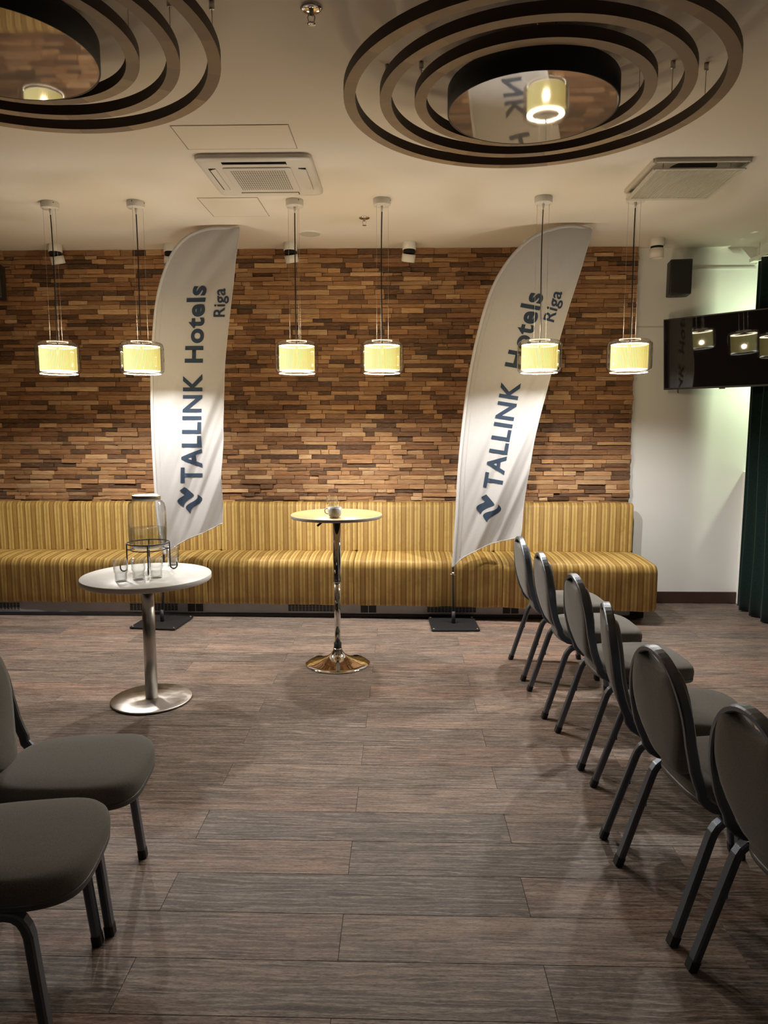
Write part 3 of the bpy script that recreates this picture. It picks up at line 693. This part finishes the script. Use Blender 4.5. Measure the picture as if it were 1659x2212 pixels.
Lleft = [(-1.956,.589),(-2.002,.889),(-2.015,1.344),(-2.011,1.9),(-1.984,2.3),(-1.933,2.657),(-1.83,2.939),(-1.697,3.095),(-1.513,3.165),(-1.263,3.168)]
Lright = [(-1.465,.853),(-1.448,1.345),(-1.426,1.863),(-1.394,2.226),(-1.347,2.584),(-1.301,2.936),(-1.264,3.166)]
Lhem = [(-1.956,.589),(-1.799,.698),(-1.624,.776),(-1.465,.853)]
Rleft = [(.417,.496),(.439,.897),(.459,1.347),(.511,1.898),(.585,2.328),(.687,2.681),(.825,2.924),(1.0,3.085),(1.175,3.152),(1.316,3.163),(1.452,3.137)]
Rright = [(.954,.767),(.979,.975),(1.016,1.274),(1.073,1.642),(1.154,2.005),(1.241,2.362),(1.332,2.695),(1.411,2.972),(1.451,3.135)]
Rhem = [(.417,.496),(.52,.59),(.723,.689),(.87,.725),(.954,.767)]
BOLD = .027
feather('white feather flag on the left, standing behind low white table', 'flag', Lleft, Lright, Lhem, (-2.0, 5.735), radians(-6),
        [('w', 'TALLINK', BOLD, [(1.183,-1.626),(2.053,-1.599)], (.172,.150), .0, 0), ('w', 'Hotels', .031, [(2.14,-1.592),(2.684,-1.546),(2.733,-1.541)], (.140,.150), .0, 0),
         ('w', 'Riga', .014, [(2.492,-1.397),(2.711,-1.388)], (.092,.094), 0, 0)], 0.6, (-1.73, 1.04), 0.0)
feather('white feather flag on the right, leaning behind the chair row', 'flag', Rleft, Rright, Rhem, (.43, 5.745), radians(2),
        [('w', 'TALLINK', BOLD, [(1.132,.789),(1.977,.929)], (.140,.150), .022, 0), ('w', 'Hotels', .031, [(2.082,.943),(2.60,1.077),(2.655,1.090)], (.142,.146), .028, 0),
         ('w', 'Riga', .014, [(2.443,1.178),(2.671,1.236)], (.086,.088), .024, 0)], 2.1, (.699, .981), radians(-9))

# ================================================================== TABLES
def ring_path(R, n=72): return [(R*cos(2*pi*i/n), R*sin(2*pi*i/n)) for i in range(n)]
TX, TY, TZ = -1.508, 4.090, .77
u = thing('pedestal_table', 'low round white pedestal table with water dispenser and tumblers', 'table', (TX, TY, 0))
m = MB(); m.lathe([(.370, TZ - .030), (.372, TZ - .028), (.372, TZ - .003), (.370, TZ)], n=96); m.build('tabletop', M['tablew'], u)
m = MB(); m.lathe([(.12, TZ - .037), (.12, TZ - .030)], n=32); m.build('mounting_plate', M['black'], u)
m = MB(); m.lathe([(.036, .012), (.036, TZ - .036)], n=40); m.build('column', M['brushed'], u)
m = MB(); m.lathe([(.236, .006), (.237, .008), (.237, .012), (.234, .0145), (.036, .0165)], n=96); m.build('base_disc', M['brushed'], u)
m = MB(); m.lathe([(.228, 0), (.230, .006)], n=72); m.build('base_pad', M['rubber'], u)
BX, BY, BH = -.443, 4.778, 1.05
u = thing('bar_table', 'tall chrome bar table with round pale top holding a cup', 'table', (BX, BY, 0))
m = MB(); m.lathe([(.298, BH - .022), (.306, BH - .018), (.308, BH - .004), (.306, BH)], n=96); m.build('tabletop', M['tablebirch'], u)
m = MB(); m.lathe([(.3075, BH - .0215), (.3092, BH - .018), (.3092, BH - .003), (.3075, BH - .001)], n=96, closed=True); m.build('edge_band', M['tableedge'], u)
m = MB(); m.lathe([(.09, BH - .03), (.09, BH - .022)], n=32); m.build('mounting_plate', M['black'], u)
m = MB(); m.lathe([(.0275, .575), (.0285, .578), (.0275, .585), (.0275, BH - .03)], n=36); m.build('upper_sleeve', M['chrome'], u)
m = MB(); m.lathe([(.022, .115), (.022, .60)], n=36); m.build('column', M['chrome'], u)
m = MB(); m.lathe([(.026, .105), (.0265, .108), (.0265, .150), (.024, .152)], n=32); m.build('collar', M['rubber'], u)
m = MB(); m.lathe([(.222, .0), (.224, .004), (.222, .009), (.19, .017), (.15, .026), (.11, .037), (.075, .052), (.052, .068), (.038, .086), (.032, .102), (.030, .112)], n=96); m.build('trumpet_base', M['chrome'], u)
m = MB(); m.tube([(-.03, 0, BH - .035), (-.075, -.03, BH - .040), (-.095, -.04, BH - .050)], .004, (0,0,1), 8); lv = m.build('lever', M['chrome'], u)
m = MB(); m.sweep([(-.088, -.036, BH - .045), (-.125, -.055, BH - .075)], rsq(.022, .014), (0, 1, 0)); m.build('lever_grip', M['rubber'], lv)
# cup and tumbler on the bar table
u = thing('coffee_cup', 'white coffee cup with ring handle on the bar table', 'cup', (-.437, 4.585, BH), radians(175))
m = MB(); m.lathe([(.0, .002), (.024, .002), (.025, 0), (.026, .003), (.036, .014), (.039, .026), (.0395, .062), (.0385, .0625), (.0375, .061), (.037, .028), (.033, .016), (0, .010)], n=48, cap0=False, cap1=False); m.build('body', M['china'], u)
m = MB(); m.tube([(.038, 0, .055), (.052, 0, .054), (.058, 0, .044), (.056, 0, .032), (.048, 0, .024), (.038, 0, .022)], .0038, (0,1,0), 10); m.build('handle', M['china'], u)
m = MB(); m.lathe([(0, .046), (.0373, .046)], n=40, cap0=False, cap1=False); m.build('coffee', M['coffee'], u)
for ch in u.children: ch.scale = (1.15, 1.15, 1.08)
def tumbler(x, y, z, lab, group, h=.124, r=.0385, water=0, rz=0.):
    u = thing('glass_tumbler', lab, 'glass', (x, y, z), rz, group)
    m = MB(); n = 60; fl = lambda a, k: 1 + k * .018 * cos(20*a)
    prof = [(r*.80, 0, 1), (r*.84, .004, 1), (r*.86, h*.40, 1), (r*.90, h*.43, .3), (r*.98, h*.46, .3), (r, h*.50, 1), (r, h*.84, 1), (r, h, 0), (r*.955, h, 0), (r*.95, h*.52, 0), (r*.82, h*.40, 0), (r*.78, .010, 0), (.001, .008, 0)]
    m.rings([[(q*fl(a, k)*cos(a), q*fl(a, k)*sin(a), zz) for a in [2*pi*j/n for j in range(n)]] for q, zz, k in prof]); m.build('body', M['tumbler'], u)
    if water:
        m = MB(); m.lathe([(0, .0105), (r*.77, .0105), (r*.81, h*.39), (r*.94, h*water - .0005), (0, h*water)], n=40, cap0=False, cap1=False); m.build('water', M['water'], u)
    return u
tumbler(-.484, 4.90, BH, 'half full glass tumbler behind the coffee cup on bar table', 'glass tumblers', .112, .040, .5)
tg = 'glass tumblers'
tumbler(-1.588, 3.906, TZ, 'empty tumbler, leftmost of three in front of dispenser', tg, rz=.3)
tumbler(-1.506, 3.957, TZ, 'empty tumbler in the middle of three before dispenser', tg, rz=1.)
tumbler(-1.422, 4.009, TZ, 'empty tumbler, rightmost of three in front of dispenser', tg, rz=2.)
tumbler(-1.447, 4.39, TZ, 'partly filled tumbler standing alone at right of dispenser', tg, h=.112, water=.48)
# water dispenser: jug resting in a black wire stand
DX, DY = -1.538, 4.215
u = thing('dispenser_stand', 'black wire stand with four hooked legs under glass dispenser', 'stand', (DX, DY, TZ), radians(18)); RS = .124
m = MB(); m.tube([(RS*cos(2*pi*i/64), RS*sin(2*pi*i/64), .172) for i in range(64)], .0042, (0,0,1), 8, closed=True); m.build('ring', M['black'], u)
m = MB(); m.tube([(.102*cos(2*pi*i/64), .102*sin(2*pi*i/64), .132) for i in range(64)], .0036, (0,0,1), 8, closed=True)
for k in range(4): a = k*pi/2; m.tube([(RS*cos(a), RS*sin(a), .134), (.102*cos(a), .102*sin(a), .132)], .0036, (0,0,1), 8)
m.build('lower_ring', M['black'], u)
for k in range(4):
    a = k*pi/2; c, s = cos(a), sin(a); P = [(RS, .172), (RS, .032)] + [(RS + .020 - .020*cos(q), .0245 - .020*sin(q)) for q in [i*pi/8 for i in range(1, 9)]] + [(RS + .040, .046)]
    m = MB(); m.tube([(r*c, r*s, z) for r, z in P], .0042, (-s, c, 0), 10); m.build('leg', M['black'], u)
u = thing('water_dispenser', 'fluted glass water dispenser with steel lid on low table', 'dispenser', (DX, DY, TZ + .1365))
m = MB(); n = 240
pr = [(.001, .0), (.070, .0), (.088, .008), (.098, .022), (.1015, .040), (.104, .10), (.1055, .20), (.105, .235), (.100, .256), (.088, .270), (.077, .277), (.074, .285)]
m.rings([[(r*(1 + ((.045 if z < .18 else .015)*cos(40*a) if .03 < z < .23 else 0))*cos(a), r*(1 + ((.045 if z < .18 else .015)*cos(40*a) if .03 < z < .23 else 0))*sin(a), z) for a in [2*pi*j/n for j in range(n)]] for r, z in pr], False, False); m.build('jar', M['tumbler'], u)
m = MB(); m.lathe([(.001, .004), (.068, .004), (.086, .012), (.095, .024), (.098, .042), (.0995, .118), (.001, .119)], n=72, cap0=False, cap1=False); m.build('water', M['water'], u)
m = MB(); m.lathe([(.070, .276), (.080, .280), (.080, .302), (.078, .305), (.060, .307), (0, .306)], n=60, cap1=False); m.build('lid', M['brushed'], u)
for ch in u.children: ch.scale = (1.035, 1.035, 1.068)

# ================================================================== CHAIRS
def xback(z): return lerp_tab([(.43, -.115), (.455, -.150), (.48, -.180), (.52, -.207), (.58, -.228), (.66, -.246), (.78, -.260), (.92, -.277)], z)
def make_chair():
    u = thing('banquet_chair', '', 'chair', (0,0,0), 0, 'grey banquet chairs set out in rows')
    # seat cushion: rounded trapezoid
    def outline(sc, z, n=64):
        P = []
        for i in range(n):
            a = 2*pi*i/n; c, s = cos(a), sin(a); e = .56
            x = .055 + .240 * math.copysign(abs(c)**e, c); hw = .205 + .030 * (x + .19) / .50
            y = hw * math.copysign(abs(s)**e, s); xs = .055 + (x - .055)*sc; P.append((xs, y*sc, z - .012 * max(0, (xs - .20)/.1)**2))
        return P
    m = MB(); m.rings([outline(.955, .440), outline(.985, .444), outline(1.0, .456), outline(1.0, .474), outline(.985, .488), outline(.945, .498), outline(.86, .504), outline(.6, .508), outline(.25, .509)]); m.build('seat', M['seat'], u)
    m = MB(); m.rings([outline(.93, .424), outline(.985, .425), outline(.992, .430), outline(.992, .443), outline(.97, .4445)]); m.build('seat_edge', M['trimf'], u)
    # back frame
    zt = .905
    prof = [(.197 , .68)]
    half = []
    for i in range(15):
        a = pi/2 * (1 - i/14); half.append((.198*cos(a), .665 + (zt - .665)*sin(a)))
    half += [(.199, .62), (.198, .58), (.196, .54), (.193, .51)]
    m = MB(); sq = rsq(.030, .023, .22)
    for s in (-1, 1):
        P = [(xback(z), s*y, z) for y, z in half]
        P += [(-.196, s*.191, .486), (-.178, s*.190, .463), (-.150, s*.189, .446), (-.110, s*.189, .437), (-.06, s*.189, .436)]
        if s < 0: half_l = P
        else: half_r = P
    P = list(reversed(half_l)) + half_r[1:]
    m.sweep(P, [(a, c) for a, c in rsq(.035, .021, .22)], (0, 0, 1)); m.build('back_frame', M['frame'], u)
    # upholstered back panel
    def po():
        P = []
        for i in range(16):            # bottom bowl, right to left through the lowest point
            a = -pi/2 + (i/15 - .5) * 2 * 1.15; P.append((.112*sin((i/15 - .5)*2*1.35), .562 - .082*cos((i/15 - .5)*2*1.35)))
        right = [(.138, .59), (.160, .635), (.174, .685), (.179, .72), (.175, .76), (.165, .80), (.148, .838), (.126, .866)]
        topc = [(.106, .876), (.086, .866), (.055, .857), (0, .853), (-.055, .857), (-.086, .866), (-.106, .876)]
        return P + right + topc + [(-y, z) for y, z in reversed(right)]
    O = po(); cz = .68
    def lay(sc, dx): return [(xback(cz + (z - cz)*sc) + dx, y*sc, cz + (z - cz)*sc) for y, z in O]
    m = MB(); m.rings([lay(.3, -.024), lay(.75, -.023), lay(.92, -.019), lay(.985, -.011), lay(1.0, 0), lay(1.0, .012), lay(.985, .022), lay(.92, .032), lay(.75, .038), lay(.3, .040)]); m.build('backrest', M['seat'], u)
    # legs: one inverted U per side, split in a rear and a front leg
    q = rsq(.036, .026, .2)
    for s in (-1, 1):
        y = s*.203
        rear = [(-.276, y + s*.006, .010), (-.168, y, .352), (-.160, y, .374), (-.148, y, .393), (-.131, y, .407), (-.110, y, .412), (-.02, y, .412)]
        front = [(.205, y + s*.006, .010), (.170, y, .350), (.163, y, .374), (.152, y, .394), (.135, y, .407), (.114, y, .412), (-.02, y, .412)]
        for nm, P in (('leg', rear), ('leg', front)):
            m = MB(); m.sweep(P, q, (0, 1, 0))
            if P is rear: m.box((-.192, y - .007, .236), (-.183, y + .007, .258), 0)
            lg = m.build(nm, M['frame'], u)
            a = Vector(P[0]); d = (Vector(P[1]) - a).normalized(); m = MB(); m.sweep([a - d*(.010/d.z), a + d*.024], rsq(.040, .030, .2), (0,1,0))
            m.v = [(vx, vy, max(0, vz)) for vx, vy, vz in m.v]; m.build('foot_cap', M['rubber'], lg)
    for x in (-.095, .115):
        m = MB(); m.sweep([(x, -.203, .412), (x, .203, .412)], rsq(.024, .022, .2), (0,0,1)); m.build('crossbar', M['frame'], u)
    m = MB(); m.sweep([(-.13, -.19, .438), (-.13, .19, .438)], rsq(.030, .006, .2), (1,0,0)); m.build('rear_bracket', M['steel'], u)
    return u
chairs = []
def row_chair(feet_mid, deg, foot_x):
    a = radians(deg); return (feet_mid[0] - foot_x*cos(a), feet_mid[1] - foot_x*sin(a), 0), a
CL = [((.790, 4.685), 2.3, -.27, 'grey banquet chair at far end of right row by banquette'),
      ((.8125, 4.087), 1.2, -.27, 'second grey banquet chair from the banquette in right row'),
      ((.8635, 3.486), 2.7, -.27, 'third grey banquet chair from the banquette in right row'),
      ((.858, 2.908), -9.5, -.27, 'fourth banquet chair in right row, twisted and seen edge-on'),
      ((.853, 2.319), 6.5, -.27, 'fifth banquet chair in right row, second nearest the camera'),
      ((.918, 1.800), 6.0, -.27, 'nearest banquet chair of right row, cut by right frame edge'),
      ((-.972, 2.320), 6.1, .203, 'grey banquet chair at left beside low table, farther of two'),
      ((-.945, 1.860), 7.5, .203, 'grey banquet chair at lower left corner, nearer of two')]
c0 = make_chair()
for i, (mid, deg, fx, lab) in enumerate(CL):
    loc, a = row_chair(mid, deg, fx)
    if i == 0: c0.location = loc; c0.rotation_euler = (0, 0, a); c0['label'] = lab
    else: dup(c0, loc, a, lab)

# ================================================================== TV, SPEAKERS, CURTAIN
TW, TH = 1.00, .60
u = thing('television', 'black wall television turned toward the room on right wall', 'television', (2.268, 6.35, 2.252), radians(-46))
RT = Matrix.Rotation(radians(6), 4, 'X')     # leans forward
def tv(m, name, mats, par, **k):
    m.v = [tuple(RT @ Vector(v)) for v in m.v]; return m.build(name, mats, par, **k)
m = MB(); m.box((0, 0, -TH/2), (TW, .035, TH/2)); tv(m, 'housing', M['spk'], u, bevel=(.004, 2))
m = MB(); m.box((.010, -.0015, -TH/2 + .016), (TW - .010, .001, TH/2 - .010)); tv(m, 'screen', M['screen'], u)
m = MB(); m.box((TW/2 - .022, -.003, -TH/2 - .008), (TW/2 + .022, .012, -TH/2 + .004)); tv(m, 'sensor_bump', M['black'], u)
m = MB(); m.box((TW*.3, .035, -.14), (TW*.72, .075, .16)); bk = tv(m, 'back_cover', M['black'], u)
m = MB(); m.tube([(.12, .02, -TH/2), (.118, .02, -TH/2 - .022), (.126, .02, -TH/2 - .03)], .004, (0,1,0), 8); tv(m, 'cable_end', M['cable'], u)
ang = radians(-46); loc = Vector((2.268, 6.35, 2.252)); Wl = lambda x, y, z: (Matrix.Rotation(-ang, 3, 'Z') @ (Vector((x, y, z)) - loc))
m = MB(); P = [(TW*.5, .07, 0), tuple(Wl(2.76, 6.22, 2.252)), tuple(Wl(2.72, 6.53, 2.252))]; m.sweep(P, rsq(.04, .05, .2), (0,0,1)); m.build('wall_arm', M['black'], u)
m = MB(); c = Wl(2.72, 6.548, 2.252); m.box((-.05, -.012, -.12), (.05, .012, .12), 0, Matrix.Translation(c) @ Matrix.Rotation(-ang, 4, 'Z')); m.build('wall_plate', M['black'], u)
for (x, y, rz, lab) in ((2.35, 6.30, radians(-9), 'black wall loudspeaker above the television on white wall'), (-3.57, 6.30, radians(14), 'black wall loudspeaker at left photo edge on wood wall')):
    u = thing('wall_loudspeaker', lab, 'speaker', (x, y, 2.885), rz, 'black wall loudspeakers')
    m = MB(); hw = .088; P = []
    for (cx, cy, a0) in ((hw-.06, .09-.03, 0), (-hw+.06, .09-.03, pi/2), (-hw+.015, -.09+.015, pi), (hw-.015, -.09+.015, 1.5*pi)):
        r = .06 if a0 == 0 else (.06 if a0 == pi/2 else .015)
        for i in range(6): a = a0 + pi/2*i/5; P.append((cx + r*cos(a), max(-.09, min(.09, cy + r*sin(a)*(.5 if r == .06 else 1)))))
    m.rings([[(px*.97, py*.97, -.142) for px, py in P], [(px, py, -.136) for px, py in P], [(px, py, .136) for px, py in P], [(px*.97, py*.97, .142) for px, py in P]]); m.build('cabinet', M['spk'], u)
    m = MB(); m.box((-hw+.008, -.094, -.128), (hw-.008, -.0885, .128)); m.build('grille', M['grille'], u, bevel=(.003, 2))
    m = MB(); m.box((-.02, .085, -.04), (.02, (.205 if x < 0 else .255), .04)); m.build('bracket', M['black'], u)
    m = MB(); m.tube([(.07, .07, .140), (.085, .10, .150), (.10, .16, .165)], .004, (0,0,1), 8); m.build('cable_end', M['cable'], u)
m = MB(); m.box((2.50, YB - .012, 3.020), (XW, YB, 3.036)); tag(m.build('cable_trunking', M['frontplate']), 'thin white cable trunking running right from the wall speaker', 'cable trunking', 'white cable trunking')
m = MB(); m.box((2.095, YB - .010, 2.515), (2.62, YB, 2.526)); tag(m.build('cable_trunking', M['frontplate']), 'thin white cable trunking from wood wall to television', 'cable trunking', 'white cable trunking')
# curtain: deep regular folds, gathered at the far end of the window
m = MB(); NY, NZ = 420, 14; vs = []; fs = []
for i in range(NY + 1):
    t = i / NY; y = 6.40 - 2.9*t; a = t * 2*pi*15.5; d = .042*sin(a) + .010*sin(a*2 + .7)
    for j in range(NZ + 1):
        zz = .012 + (3.05 - .012)*j/NZ; s = .85 + .15*sin(j*.8 + i*.05)
        vs.append((3.060 + d*s - .008*sin(t*9), y + .018*cos(a)*s, zz))
for i in range(NY):
    for j in range(NZ): a = i*(NZ+1) + j; fs.append((a, a+1, a+NZ+2, a+NZ+1))
m.add(vs, fs, True); cu = m.build('curtain', M['green'], fix=False); so = cu.modifiers.new('thick', 'SOLIDIFY'); so.thickness = .004
tag(cu, 'dark green velvet curtain hanging at right edge before window', 'curtain')
m = MB(); m.box((3.025, 3.4, 3.055), (3.095, 6.50, 3.085)); tr = m.build('curtain_track', M['white'])
tag(tr, 'white ceiling curtain track holding the green curtain', 'curtain track')
for yy in (3.8, 5.1, 6.4):
    m = MB(); m.tube([(3.06, yy, 3.08), (3.06, yy, CZ)], .006, (1,0,0), 8); m.build('track_bracket', M['white'], tr)
